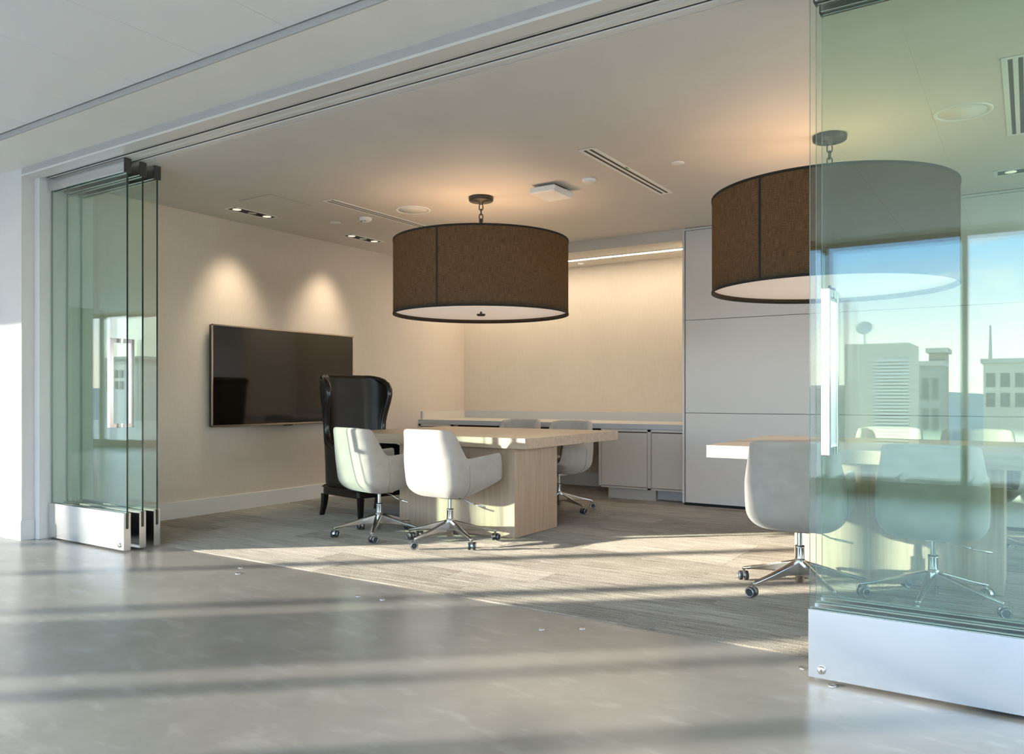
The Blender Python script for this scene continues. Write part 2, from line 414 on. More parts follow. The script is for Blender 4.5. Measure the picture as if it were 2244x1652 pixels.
while y < YN - .01:
    ww = min(pw, YN - y)
    x = XW + .002 - random.choice((0, .25, .5, .75)) * pl
    while x < XR:
        x0 = max(x, XW + .002); x1 = min(x + pl, XR)
        if x1 - x0 > .03:
            v_ = random.randrange(4); pk += 1
            if abs(x1 - x0 - pl) < 1e-4 and abs(ww - pw) < 1e-4:
                if v_ not in full:
                    o = plank_mesh(pl, pw, v_).build('carpet_plank', 'carpet', fl, (x0, y, 0)); full[v_] = o.data
                else:
                    o = bpy.data.objects.new('carpet_plank', full[v_]); C.objects.link(o); o.parent = fl; o.location = (x0, y, 0)
            else:
                plank_mesh(x1 - x0, ww, pk).build('carpet_plank', 'carpet', fl, (x0, y, 0))
        x += pl
    y += pw

# walls
struct(box('wall_left', XW - .15, XW, 3.0, YN + .15, 0, 2.9, 'tv_wall'))
struct(box('wall_back', XW - .15, -2.76, YN, YN + .15, 0, 2.9, 'niche_wall'))
struct(box('wall_front', XL, -6.12, OPEN_Y, 3.40, 0, 2.9, 'white_paint'))
struct(box('wall_header', -6.12, XR, OPEN_Y, 2.965, 2.655, 2.95, 'upright_shade'))
struct(box('trim_4', -6.12, XR, OPEN_Y + .001, 2.966, 2.641, 2.655, 'track_white'))
struct(box('trim_5', XL, XR, 2.480, 2.488, 2.6995, 2.735, 'upright_shade'))  # strip added over the soffit's front edge, its shade put into the grey
struct(MB().box(-6.12, -6.05, 2.958, 3.36, 0, 2.66).build('trim_1', 'trim_white', bevel=.003))
struct(box('wall_corridor_end', XL - .15, XL, YWIN - .1, 3.4, 0, 2.95, 'end_wall'))
struct(box('wall_corridor_right', XR + .0, XR + .15, YWIN - .1, OPEN_Y + .1, 0, 2.95, 'white_paint'))
# baseboards
def baseboard(name, x0, x1, y0, y1, h=.145, m='trim_white'):
    struct(box(name, x0, x1, y0, y1, 0, h, m, bevel=.002))
baseboard('baseboard_left', XW, XW + .014, 3.36, 7.36)
baseboard('baseboard_front', XL, -6.108, OPEN_Y - .012, 2.956)
baseboard('baseboard_back', XW + .5, -3.7, YN - .014, YN, .16)
# room ceiling, niche bulkhead
struct(box('ceiling', XW - .1, XR, 3.19, YP, CEIL, CEIL + .12, 'room_ceiling'))
struct(MB().box(XW, -2.76, YP, YP + .10, 2.535, CEIL + .1).box(XW, -2.76, YP + .10, YN, 2.555, CEIL + .1).build('ceiling.001', 'room_ceiling'))
# corridor soffit, ceiling panels
struct(box('ceiling.002', XL, XR, 2.488, OPEN_Y, 2.70, 2.95, 'soffit_paint'))
cp = struct(box('ceiling.003', XL, XR, YWIN - .1, 2.488, 2.80, 2.95, 'dark_gap'))
bx0 = -5.19 - .588 * 24
me1 = None
for i in range(40):
    xa = bx0 + .588 * i
    if xa + .588 < XL or xa > XR: continue
    for (ya, yb) in ((.09, 2.468), (-2.98, .087)):
        b_ = MB().box(.0015, .5865, 0, yb - ya, 0, .06)
        if (ya) not in (globals().setdefault('_cpm', {})):
            o = b_.build('ceiling_panel', 'ceil_panel', cp, (xa, ya, 2.732)); _cpm[ya] = o.data
        else:
            o = bpy.data.objects.new('ceiling_panel', _cpm[ya]); C.objects.link(o); o.parent = cp; o.location = (xa, ya, 2.732)

# sliding track above the opening: three pale profiles with two dark slots
tr = mkempty('sliding_door_track', (-1.4, 3.08, 2.66))
tag(tr, 'white aluminium ceiling track with two dark slots above the wide opening', 'track')
for i, (ya, yb, za) in enumerate(((2.966, 3.002, 2.650), (3.018, 3.118, 2.648), (3.134, 3.187, 2.646))):
    pr = [(ya, za), (yb, za), (yb, za + .05), (ya, za + .05)]
    o = MB().prism(pr, 'X', -6.05, XR).build('track_profile', 'track_white', tr, bevel=.004)
    o.matrix_parent_inverse = Matrix.Translation(-Vector(tr.location))
o = MB().box(-6.05, XR, 2.968, 3.186, 2.6525, 2.75).build('slot_backing', 'dark_gap', tr); o.matrix_parent_inverse = Matrix.Translation(-Vector(tr.location))
for yl in (2.985, 3.06, 3.075, 3.17):
    o = MB().box(-6.05, XR, yl, yl + .0025, 2.6455, 2.652).build('track_rib', 'trim_white', tr); o.matrix_parent_inverse = Matrix.Translation(-Vector(tr.location))

# ---------------- right tall panels (white lacquer) -----------------
wp = struct(box('wall_panel_carcass', -2.765, XR, YP + .02, YN + .15, 0, 2.9, 'dark_gap'))
wp.name = 'wall_back.001'
struct(MB().box(-2.775, -2.755, YP - .002, YN, .03, CEIL).build('trim_2', 'lacquer'))
zr = [(.035, .884), (.888, 1.766), (1.770, 2.618)]
xs = [-2.748, 1.3, XR]
for k in range(2):
    for (z0, z1) in zr:
        MB().box(xs[k] + .002, xs[k + 1] - .002, YP, YP + .022, z0, z1).build('panel', 'lacquer', wp, bevel=.0015)
MB().box(-2.755, XR, YP, YP + .022, 2.622, CEIL - .004).build('top_rail', 'lacquer', wp)

# ---------------- window wall behind the camera ---------------------
WX0, WX1 = XL, XR
MULL = [-18.3, -17.2, -16.0, -14.25, -13.75, -12.55, -11.07, -9.705, -8.34, -6.985, -5.70, -4.43, -3.15, -1.875, -.55, .80, 2.1, 3.3]
struct(box('wall_window_head', WX0, WX1, YWIN - .12, YWIN + .10, 2.70, 2.95, 'white_paint'))
struct(box('wall_window_sill', WX0, WX1, YWIN - .12, YWIN + .10, -.12, .10, 'frame_grey'))
for i in range(len(MULL) - 1):
    wn = mkempty('window_%d' % (i + 1), (MULL[i], YWIN, .1)); struct(wn)
    inv = Matrix.Translation(-Vector(wn.location))
    xa, xb = MULL[i], MULL[i + 1]
    o = MB().box(xa + .03, xb - .03, YWIN - .004, YWIN + .004, .12, 2.69).build('pane', 'window_glass', wn); o.matrix_parent_inverse = inv
    o = MB().box(xa - .03, xa + .03, YWIN - .065, YWIN + .065, .1, 2.7).build('mullion', 'frame_grey', wn); o.matrix_parent_inverse = inv
    o = MB().box(xa + .03, xb - .03, YWIN - .04, YWIN + .04, .1, .15).box(xa + .03, xb - .03, YWIN - .04, YWIN + .04, 2.66, 2.70).build('window_frame', 'frame_grey', wn); o.matrix_parent_inverse = inv
# one slimmer post where a vent sash meets the glazing
o = MB().box(-7.955, -7.895, YWIN - .055, YWIN + .055, .1, 2.7).build('trim_3', 'frame_grey'); struct(o)
# columns
def column(name, x0, x1, y0, y1, lab):
    o = struct(box(name, x0, x1, y0, y1, 0, 2.75, 'column_paint', bevel=.004)); return o
column('wall_column', -8.72, -8.12, -2.90, -2.40, '')
column('wall_column.001', -15.95, -15.2, -2.35, -1.55, '')

# ---------------- glazed right end of the meeting room --------------
struct(box('wall_right', XR, XR + .15, OPEN_Y + .1, YP, 0, .10, 'frame_grey'))
struct(box('wall_right.001', XR, XR + .15, OPEN_Y + .1, YP, 2.60, 2.95, 'white_paint'))
ys = [3.3, 4.6, 5.9, 7.2]
for i in range(3):
    wn = mkempty('window_%d' % (30 + i), (XR + .07, ys[i], .1)); struct(wn); inv = Matrix.Translation(-Vector(wn.location))
    o = MB().box(XR + .066, XR + .074, ys[i] + .03, ys[i + 1] - .03, .1, 2.6).build('pane', 'window_glass', wn); o.matrix_parent_inverse = inv
    o = MB().box(XR + .01, XR + .13, ys[i] - .03, ys[i] + .03, .1, 2.6).build('mullion', 'frame_grey', wn); o.matrix_parent_inverse = inv

# ================================================================== glass door stacks
def rail_profile(yc, zb, zt, up):
    h = .025; s = .009
    if up:   # slot opens upwards
        zs = zt - .105
        return [(yc - h, zb), (yc + h, zb), (yc + h, zt), (yc + s, zt), (yc + s, zs), (yc - s, zs), (yc - s, zt), (yc - h, zt)]
    zs = zb + .04
    return [(yc - h, zb), (yc - s, zb), (yc - s, zs), (yc + s, zs), (yc + s, zb), (yc + h, zb), (yc + h, zt), (yc - h, zt)]
def door(x0, x1, yc, label, handle_side, front, edge_left, edge_right):
    t = mkempty('glass_door', ((x0 + x1) / 2, yc, 0)); tag(t, label, 'door', 'frameless sliding glass doors')
    inv = Matrix.Translation(-Vector(t.location))
    def put(o): o.matrix_parent_inverse = inv; return o
    g = MB()
    ya, yb, za, zb = yc - .006, yc + .006, .160, 2.585
    v = [(x0, ya, za), (x1, ya, za), (x1, yb, za), (x0, yb, za), (x0, ya, zb), (x1, ya, zb), (x1, yb, zb), (x0, yb, zb)]
    g.add(v, [(0, 1, 5, 4), (2, 3, 7, 6)], 0)
    g.add(v, [(0, 3, 2, 1), (4, 5, 6, 7)], 1); g.add(v, [(1, 2, 6, 5)], edge_right); g.add(v, [(3, 0, 4, 7)], edge_left)
    put(g.build('glass_pane', ['door_glass', 'glass_edge', 'glass_edge_lit'], t, fix=False))
    br = put(MB().prism(rail_profile(yc, .012, .262, True), 'X', x0, x1).build('bottom_rail', 'chrome_soft', t, bevel=.0015))
    put(MB().prism(rail_profile(yc, 2.552, 2.642, False), 'X', x0, x1).build('top_rail', 'chrome_soft', t, bevel=.0015))
    xe = x1 if handle_side > 0 else x0; sg = 1 if handle_side > 0 else -1
    put(MB().box(xe, xe + sg * .006, yc - .0255, yc + .0255, 2.548, 2.6435).build('end_cap', 'black_cap', t, bevel=.001))
    if front:
        hx = xe - sg * .072
        hd = put(MB().box(hx - .014, hx + .014, yc - .088, yc - .060, .835, 1.435).build('pull_handle', 'chrome', t, bevel=.002))
        put(MB().box(hx - .014, hx + .014, yc + .060, yc + .088, .835, 1.435).build('pull_handle', 'chrome', t, bevel=.002))
        for z in (.835, 1.407):
            put(MB().box(hx - .0135, hx + .0135, yc - .062, yc - .007, z, z + .028).build('handle_arm', 'chrome', t, bevel=.001))
            put(MB().box(hx - .0135, hx + .0135, yc + .007, yc + .062, z, z + .028).build('handle_arm', 'chrome', t, bevel=.001))
        cyl = MB().lathe([(.015, 0), (.015, .006), (.012, .009), (.0, .009)], 24, mtx=Matrix.Translation((xe - sg * .047, yc - .025, .045)) @ Matrix.Rotation(PI / 2, 4, 'X'))
        put(cyl.build('lock_cylinder', 'chrome', t))
        put(MB().box(xe - sg * .047 - .0015, xe - sg * .047 + .0015, yc - .0355, yc - .034, .040, .050).build('keyhole', 'black_cap', t))
    return t
LX0, LX1 = -6.04, -5.07
RX0, RX1 = -.684, 1.05
yl = (3.045, 3.155, 3.262)
door(LX0, LX1, yl[0], 'front glass door with square pull handle in the stack beside the television wall', 1, True, 2, 1)
door(LX0, LX1, yl[1], 'middle glass door of the three stacked beside the television wall', 1, False, 2, 1)
door(LX0, LX1, yl[2], 'rear glass door nearest the carpet in the stack beside the television wall', 1, False, 2, 1)
yr = (3.078, 3.182, 3.285)
door(RX0, RX1, yr[0], 'large front glass door with bright pull handle at the right edge of the opening', -1, True, 2, 1)
door(RX0, RX1, yr[1], 'second glass door directly behind the large front one on the right', -1, False, 2, 1)
door(RX0, RX1, yr[2], 'rearmost glass door of the stack on the right, nearest the chairs', -1, False, 2, 1)

# floor strikes for the door bolts
strikes = [((-4.03, 3.147), 'small round metal floor strike, farther of the pair nearest the left glass doors'),
           ((-3.91, 3.034), 'small round metal floor strike, nearer of the pair nearest the left glass doors'),
           ((-2.945, 3.04), 'small round metal floor strike, left one of the second pair from the left doors'),
           ((-2.788, 3.053), 'small round metal floor strike, right one of the second pair from the left doors'),
           ((-1.835, 3.056), 'brass-toned round floor strike, left one of the pair in the middle of the opening'),
           ((-1.69, 3.167), 'brass-toned round floor strike, right one of the pair in the middle of the opening'),
           ((-.73, 3.172), 'round metal floor strike just left of the right glass door rail'),
           ((-.597, 3.035), 'round metal floor strike under the lock of the right glass door')]
for (xy, lab) in strikes:
    o = MB().lathe([(.017, 0), (.017, .003), (.014, .0042), (.011, .0042), (.0105, .002), (.004, .002), (0, .002)], 20).build('floor_strike', 'chrome_soft', None, (*xy, .0003))
    tag(o, lab, 'strike plate', 'floor strikes for the glass doors')

# ================================================================== television
tv = mkempty('television', (XW + .04, 5.25, .77)); tag(tv, 'large flat black television with slim bronze frame on the wall', 'television')
inv = Matrix.Translation(-Vector(tv.location))
TY0, TY1, TZ0, TZ1, TX = 4.385, 6.125, .772, 1.682, XW + .08
def tvp(o): o.matrix_parent_inverse = inv; return o
tvp(MB().box(XW + .035, TX - .006, TY0 + .004, TY1 - .004, TZ0 + .004, TZ1 - .004).build('housing', 'tv_back', tv, bevel=.004))
bz = .012
tvp(MB().box(TX - .010, TX + .003, TY0, TY1, TZ1 - bz, TZ1).box(TX - .010, TX + .003, TY0, TY1, TZ0, TZ0 + bz * 1.4).box(TX - .010, TX + .003, TY0, TY0 + bz, TZ0, TZ1).box(TX - .010, TX + .003, TY1 - bz, TY1, TZ0, TZ1).build('bezel', 'tv_bezel', tv, bevel=.001))
tvp(MB().box(TX - .008, TX, TY0 + bz, TY1 - bz, TZ0 + bz, TZ1 - bz).build('screen', 'tv_screen', tv))
tvp(MB().prism([(5.17, TZ0), (5.31, TZ0), (5.285, TZ0 - .010), (5.195, TZ0 - .010)], 'X', TX - .012, TX + .002).build('logo_bar', 'tv_back', tv, bevel=.001))
tvp(MB().box(XW + .001, XW + .036, 5.0, 5.5, 1.05, 1.4).build('wall_bracket', 'tv_back', tv))

# ================================================================== credenza in the niche
wt = mkempty('worktop', (-4.42, 7.75, .77)); tag(wt, 'long cream worktop with low upstand along the niche wall', 'worktop')
inv = Matrix.Translation(-Vector(wt.location))
def wtp(o): o.matrix_parent_inverse = inv; return o
wtp(MB().box(XW, -2.775, 7.302, YN, .745, .770).build('top_slab', 'worktop', wt, bevel=.002))
wtp(MB().box(XW, -2.775, 7.290, 7.318, .716, .768).build('front_edge', 'fascia', wt, bevel=.001))
wtp(MB().box(XW + .02, -2.775, YN - .02, YN, .770, .862).build('upstand', 'fascia', wt, bevel=.001))
wtp(MB().box(XW, XW + .02, 7.36, YN, .770, .862).build('side_upstand', 'worktop', wt, bevel=.001))
wtp(MB().box(XW, XW + .022, 7.335, 7.36, .770, .862).build('upstand_end', 'fascia', wt))

cb = mkempty('base_cabinet', (-3.24, 7.7, 0)); tag(cb, 'grey lacquered base cabinet with two doors next to the tall white panels', 'cabinet')
inv = Matrix.Translation(-Vector(cb.location))
def cbp(o): o.matrix_parent_inverse = inv; return o
cbp(MB().box(-3.70, -2.78, 7.318, YN - .02, .118, .714).build('body', 'lacquer_cab', cb))
# face frame
cbp(MB().box(-3.70, -2.78, 7.296, 7.318, .690, .714).box(-3.70, -2.78, 7.296, 7.318, .118, .135).box(-3.70, -3.672, 7.296, 7.318, .118, .714).box(-3.163, -3.125, 7.296, 7.318, .118, .714).build('face_frame', 'lacquer_cab', cb, bevel=.001))
for (xa, xb) in ((-3.667, -3.168), (-3.120, -2.79)):
    cbp(MB().box(xa, xb, 7.297, 7.317, .140, .680).build('door', 'lacquer_cab', cb, bevel=.0015))
    cbp(MB().box(xa - .004, xb + .004, 7.312, 7.319, .135, .690).build('door_reveal', 'slot_dark', cb))
cbp(MB().box(-3.62, -3.10, 7.36, 7.9, 0, .118).build('plinth', 'lacquer_cab', cb))
cbp(MB().box(-3.09, -2.78, 7.385, 7.9, .02, .118).build('plinth', 'fascia', cb))

db = mkempty('drawer_cabinet', (-5.83, 7.7, 0)); tag(db, 'narrow grey drawer cabinet under the worktop against the television wall', 'cabinet')
inv = Matrix.Translation(-Vector(db.location))
def dbp(o): o.matrix_parent_inverse = inv; return o
dbp(MB().box(XW + .002, -5.58, 7.318, YN - .02, .118, .714).build('body', 'lacquer_cab', db))
dbp(MB().box(XW + .002, -5.58, 7.296, 7.318, .690, .714).box(XW + .002, XW + .03, 7.296, 7.318, .118, .714).box(-5.606, -5.58, 7.296, 7.318, .118, .714).build('face_frame', 'lacquer_cab', db))
dbp(MB().box(XW + .028, -5.604, 7.312, 7.319, .12, .692).build('drawer_reveal', 'slot_dark', db))
for z0, z1 in ((.53, .682), (.33, .522), (.13, .322)):
    dbp(MB().box(XW + .036, -5.612, 7.297, 7.317, z0, z1).build('drawer', 'lacquer_cab', db, bevel=.0015))
dbp(MB().box(XW + .03, -5.62, 7.36, 7.9, 0, .118).build('plinth', 'lacquer_cab', db))
# dark strip standing in for the gap under the worktop, over the knee space
kr = MB().box(-5.578, -3.702, 7.40, 7.42, .60, .716).build('knee_space_gap_strip', 'slot_dark')
tag(kr, 'dark strip standing in for the gap under the worktop between the two cabinets', 'rail')

# LED strip in niche ceiling
led = mkempty('led_strip_light', (-4.4, 7.735, 2.555)); tag(led, 'glowing linear light strip recessed in the niche ceiling', 'light')
o = MB().box(XW + .05, -2.80, 7.715, 7.755, 2.545, 2.5548).build('diffuser', 'led', led); o.matrix_parent_inverse = Matrix.Translation(-Vector(led.location))
o = MB().box(XW + .045, -2.79, 7.700, 7.715, 2.548, 2.5548).box(XW + .045, -2.79, 7.755, 7.770, 2.548, 2.5548).build('trim', 'trim_white', led); o.matrix_parent_inverse = Matrix.Translation(-Vector(led.location))
o = MB().lathe([(.035, 0), (.035, -.008), (.028, -.014), (0, -.014)], 24).build('niche_sensor_disc', 'plastic_white', None, (-4.27, 7.98, 2.555))
tag(o, 'small white disc on the niche ceiling beside the drum lamp', 'sensor')

# ================================================================== ceiling fittings
def slot_diffuser(xc, y0, y1, lab, sticker=False, ww=.115):
    t = mkempty('slot_diffuser', (xc, (y0 + y1) / 2, CEIL)); tag(t, lab, 'air diffuser', 'white slot air diffusers')
    inv = Matrix.Translation(-Vector(t.location)); h = ww / 2
    bars = [(-h, -h + .026), (-.011, .011), (h - .026, h)]
    for a, b in bars:
        o = MB().box(xc + a, xc + b, y0, y1, CEIL - .0034, CEIL + .001).build('frame_bar', 'plastic_white', t, bevel=.001); o.matrix_parent_inverse = inv
    for ya in (y0, y1 - .03):
        o = MB().box(xc - h, xc + h, ya, ya + .03, CEIL - .0035, CEIL + .001).build('end_bar', 'plastic_white', t); o.matrix_parent_inverse = inv
    o = MB().box(xc - h + .004, xc + h - .004, y0 + .004, y1 - .004, CEIL - .0022, CEIL - .0005).build('slot_backing', 'slot_dark', t); o.matrix_parent_inverse = inv
    if sticker:
        o = MB().prism([(xc + h - .004, 5.04), (xc + h - .022, 5.075), (xc + h - .004, 5.10)], 'Z', CEIL - .0060, CEIL - .0036).build('sticker', 'green_sticker', t); o.matrix_parent_inverse = inv
slot_diffuser(-4.79, 4.575, 6.0, 'white slot diffuser in the ceiling behind the left drum lamp, near the television wall')
slot_diffuser(-2.40, 4.54, 5.906, 'white slot diffuser with a small green sticker between the two drum lamps', True)
slot_diffuser(-.055, 4.40, 5.745, 'white slot diffuser seen through the glass at the upper right')

def downlight(xc, y0, y1, lab, along='Y', lamps=3, aim=None, ww=.15):
    t = mkempty('recessed_downlight', (xc, (y0 + y1) / 2, CEIL)); tag(t, lab, 'downlight', 'recessed rectangular downlights')
    inv = Matrix.Translation(-Vector(t.location)); h = ww / 2; f = .02
    if along == 'Y': bx = (xc - h, xc + h, y0, y1)
    else: bx = (xc, xc + (y1 - y0), y0, y0 + ww)  # unused orientation
    x0, x1, ya, yb = bx
    o = MB().box(x0, x0 + f, ya, yb, CEIL - .004, CEIL + .001).box(x1 - f, x1, ya, yb, CEIL - .004, CEIL + .001).box(x0, x1, ya, ya + f, CEIL - .0041, CEIL + .001).box(x0, x1, yb - f, yb, CEIL - .0041, CEIL + .001).build('trim_frame', 'plastic_white', t); o.matrix_parent_inverse = inv
    o = MB().box(x0 + .01, x1 - .01, ya + .01, yb - .01, CEIL - .0015, CEIL - .0002).build('dark_well', 'dark_gap', t); o.matrix_parent_inverse = inv
    for k in range(lamps):
        yy = ya + (yb - ya) * (k + .5) / lamps
        o = MB().lathe([(.038, 0), (.035, -.003), (.025, -.0045), (0, -.005)], 20, mtx=Matrix.Translation((xc, yy, CEIL - .0012))).build('lamp', 'bulb' if k != 1 else 'chrome_soft', t); o.matrix_parent_inverse = inv
    if aim:
        for (src, dst, pw) in aim:
            l = bpy.data.lights.new('downlight_beam', 'SPOT'); l.energy = pw; l.color = (1, .85, .64); l.spot_size = math.radians(66); l.spot_blend = 1.0; l.shadow_soft_size = .14
            lo = bpy.data.objects.new('downlight_beam', l); C.objects.link(lo); lo.location = src
            lo.rotation_euler = (Vector(dst) - Vector(src)).to_track_quat('-Z', 'Y').to_euler()
            lo.parent = t; lo.matrix_parent_inverse = inv
downlight(-5.68, 4.315, 4.795, 'recessed downlight with three lamps nearest the glass doors by the television wall', aim=[((-5.68, 4.60, CEIL - .03), (-6.085, 4.64, 1.72), 42)])
downlight(-5.665, 5.672, 6.16, 'recessed downlight with three lamps beside the left drum lamp by the television wall', aim=[((-5.665, 5.80, CEIL - .03), (-6.085, 5.72, 1.72), 42)])
t = mkempty('recessed_downlight', (.03, 6.67, CEIL)); tag(t, 'recessed downlight seen through the glass at the right edge, near the white panels', 'downlight', 'recessed rectangular downlights')
inv = Matrix.Translation(-Vector(t.location))
o = MB().box(-.215, .27, 6.585, 6.61, CEIL - .004, CEIL).box(-.215, .27, 6.73, 6.755, CEIL - .004, CEIL).box(-.215, -.19, 6.585, 6.755, CEIL - .0041, CEIL).box(.245, .27, 6.585, 6.755, CEIL - .0041, CEIL).build('trim_frame', 'plastic_white', t); o.matrix_parent_inverse = inv
o = MB().box(-.20, .255, 6.6, 6.74, CEIL - .0015, CEIL - .0002).build('dark_well', 'dark_gap', t); o.matrix_parent_inverse = inv
for xx in (-.11, .03, .17):
    o = MB().lathe([(.038, 0), (.035, -.003), (.025, -.0045), (0, -.005)], 20, mtx=Matrix.Translation((xx, 6.67, CEIL - .0012))).build('lamp', 'bulb', t); o.matrix_parent_inverse = inv

def ceil_speaker(x, y, r, lab):
    t = mkempty('ceiling_speaker', (x, y, CEIL)); tag(t, lab, 'speaker', 'round ceiling speakers')
    MB().lathe([(r, .0005), (r, -.004), (r - .004, -.006), (r - .022, -.006), (r - .022, -.0025)], 48, cap=False).build('ring', 'plastic_white', t)
    MB().lathe([(r - .023, -.0005), (r - .023, -.0038), (0, -.0038)], 48).build('grille', 'grille', t)
ceil_speaker(-4.432, 5.236, .150, 'round white ceiling speaker left of the left drum lamp')
ceil_speaker(-.312, 5.115, .148, 'round white ceiling speaker seen through the glass at the upper right')
def disc(x, y, r, h, lab):
    tag(MB().lathe([(r, .0004), (r, -h * .7), (r * .9, -h), (0, -h)], 28).build('ceiling_disc', 'plastic_white', None, (x, y, CEIL)), lab, 'cover plate', 'small white ceiling discs')
disc(-5.357, 5.233, .048, .006, 'small flat white ceiling disc nearest the television wall')
disc(-2.718, 5.206, .050, .022, 'thick white ceiling disc beside the square white wireless unit')
disc(-2.018, 5.17, .045, .006, 'small flat white ceiling disc between slot diffuser and right drum lamp')
t = mkempty('motion_sensor', (-4.99, 5.24, CEIL)); tag(t, 'white domed motion sensor on the ceiling near the left slot diffuser', 'sensor')
MB().lathe([(.058, .0005), (.058, -.012), (.050, -.024), (.034, -.036), (.015, -.042), (0, -.043)], 32).build('dome', 'plastic_white', t)
for a_ in (-2.2, -1.6, -.9):
    MB().lathe([(.006, 0), (.006, -.004), (0, -.005)], 12, mtx=Matrix.Translation((.040 * math.cos(a_), .040 * math.sin(a_), -.031))).build('lens', 'slot_dark', t)
t = mkempty('wireless_access_point', (-3.07, 5.26, CEIL)); tag(t, 'square white wireless unit hung under the ceiling between the drum lamps', 'wireless unit')
MB().box(-.085, .085, -.085, .085, -.020, 0).build('mount', 'slot_dark', t)
MB().box(-.112, .112, -.15, .15, -.066, -.016).build('case', 'plastic_white', t, bevel=.014, seg=4)
for yy in (-.02, .03):
    MB().lathe([(.004, 0), (.003, -.0012), (0, -.0012)], 10, mtx=Matrix.Translation((-.05, yy, -.066))).build('indicator', 'trim_white', t)
t = mkempty('access_panel', (-5.23, 4.43, CEIL)); tag(t, 'flush square access panel in the ceiling by the left downlight', 'access panel')
MB().box(-.193, .193, -.220, .220, -.0012, .0005).build('reveal', 'slot_dark', t)
MB().box(-.191, .191, -.218, .218, -.0022, .0003).build('panel', 'room_ceiling', t)

# ================================================================== drum pendants
def link(name, parent, z, rot, ln=.05, wd=.030, r=.0042):
    pts = []
    for k in range(20):
        a = 2 * PI * k / 20
        pts.append((wd / 2 * math.cos(a), 0, (ln - wd) / 2 * (1 if math.sin(a) > 0 else -1) * min(1, abs(math.sin(a)) * 6) + wd / 2 * math.sin(a)))
    o = MB().tube(pts, r, 8, closed=True).build(name, 'lamp_metal', parent, (0, 0, z), rot); return o
def pendant(x, y, lab, seam):
    t = mkempty('drum_pendant_lamp', (x, y, 0)); tag(t, lab, 'pendant lamp', 'dark drum pendant lamps')
    R0, zb, zt = .700, 1.695, 2.285
    def ring_wall(r0, r1, z0, z1, n=128):
        return MB().lathe([(r0, z0), (r1, z0), (r1, z1), (r0, z1), (r0, z0)], n, cap=False)
    sh = MB().lathe([(R0, zb), (R0, zt)], 128, cap=False).build('shade', 'shade', t)
    ring_wall(R0 - .004, R0 + .0035, zb - .001, zb + .013).build('bottom_tape', 'tape', t)
    ring_wall(R0 - .004, R0 + .0035, zt - .013, zt + .001).build('top_tape', 'tape', t)
    for k in range(3):
        a0 = seam + k * 2 * PI / 3; n = 5; b = MB(); da = .0105
        vs = []
        for i in range(n):
            a = a0 - da + 2 * da * i / (n - 1)
            for r, z in ((R0 + .0005, zb + .01), (R0 + .003, zb + .01), (R0 + .003, zt - .01), (R0 + .0005, zt - .01)): vs.append((r * math.cos(a), r * math.sin(a), z))
        fs = [(i * 4 + j, (i + 1) * 4 + j, (i + 1) * 4 + (j + 1) % 4, i * 4 + (j + 1) % 4) for i in range(n - 1) for j in range(4)]
        fs += [(0, 1, 2, 3), ((n - 1) * 4 + 3, (n - 1) * 4 + 2, (n - 1) * 4 + 1, (n - 1) * 4)]
        b.add(vs, fs); b.build('seam_tape', 'tape', t)
    MB().lathe([(0, zb + .030), (R0 - .006, zb + .030), (R0 - .006, zb + .036), (0, zb + .036)], 96, cap=False).build('bottom_diffuser', 'diffuser', t)
    f = MB().lathe([(0, zb - .004), (.030, zb - .004), (.036, zb + .004), (.034, zb + .012), (.01, zb + .012), (.008, zb + .030)], 32, cap=False).build('finial', 'lamp_metal', t)
    # canopy, chain, stem
    MB().lathe([(.098, CEIL - .001), (.100, CEIL - .006), (.098, CEIL - .030), (.090, CEIL - .036), (.02, CEIL - .038), (.012, CEIL - .058), (0, CEIL - .058)], 48).build('canopy', 'lamp_metal', t)
    zc = CEIL - .080
    for k in range(4):
        link('chain_link', t, zc - k * .040, (PI / 2 if k % 2 else 0) + .5)
    MB().lathe([(.004, 2.475), (.014, 2.468), (.018, 2.452), (.013, 2.446), (.013, 2.20), (.03, 2.19), (.03, 2.15), (0, 2.15)], 20).build('stem', 'lamp_metal', t)
    # spider arms carrying the shade + sockets
    for k in range(3):
        a = seam + .4 + k * 2 * PI / 3
        MB().tube([(0, 0, 2.17), (.3 * math.cos(a), .3 * math.sin(a), 2.22), ((R0 - .002) * math.cos(a), (R0 - .002) * math.sin(a), 2.275)], .005, 6).build('spider_arm', 'lamp_metal', t)
    for k in range(4):
        a = k * PI / 2 + .3
        l = bpy.data.lights.new('pendant_bulb', 'POINT'); l.energy = 2.6; l.color = (1, .66, .38); l.shadow_soft_size = .05
        lo = bpy.data.objects.new('pendant_bulb', l); C.objects.link(lo); lo.parent = t; lo.location = (.16 * math.cos(a), .16 * math.sin(a), 2.02)
    return t
pendant(-3.69, 5.20, 'large dark brown drum pendant lamp over the left table', math.atan2(-.693, .10))
pendant(-1.025, 5.135, 'large dark brown drum pendant lamp over the right table, partly behind glass', math.atan2(-.66, -.24))

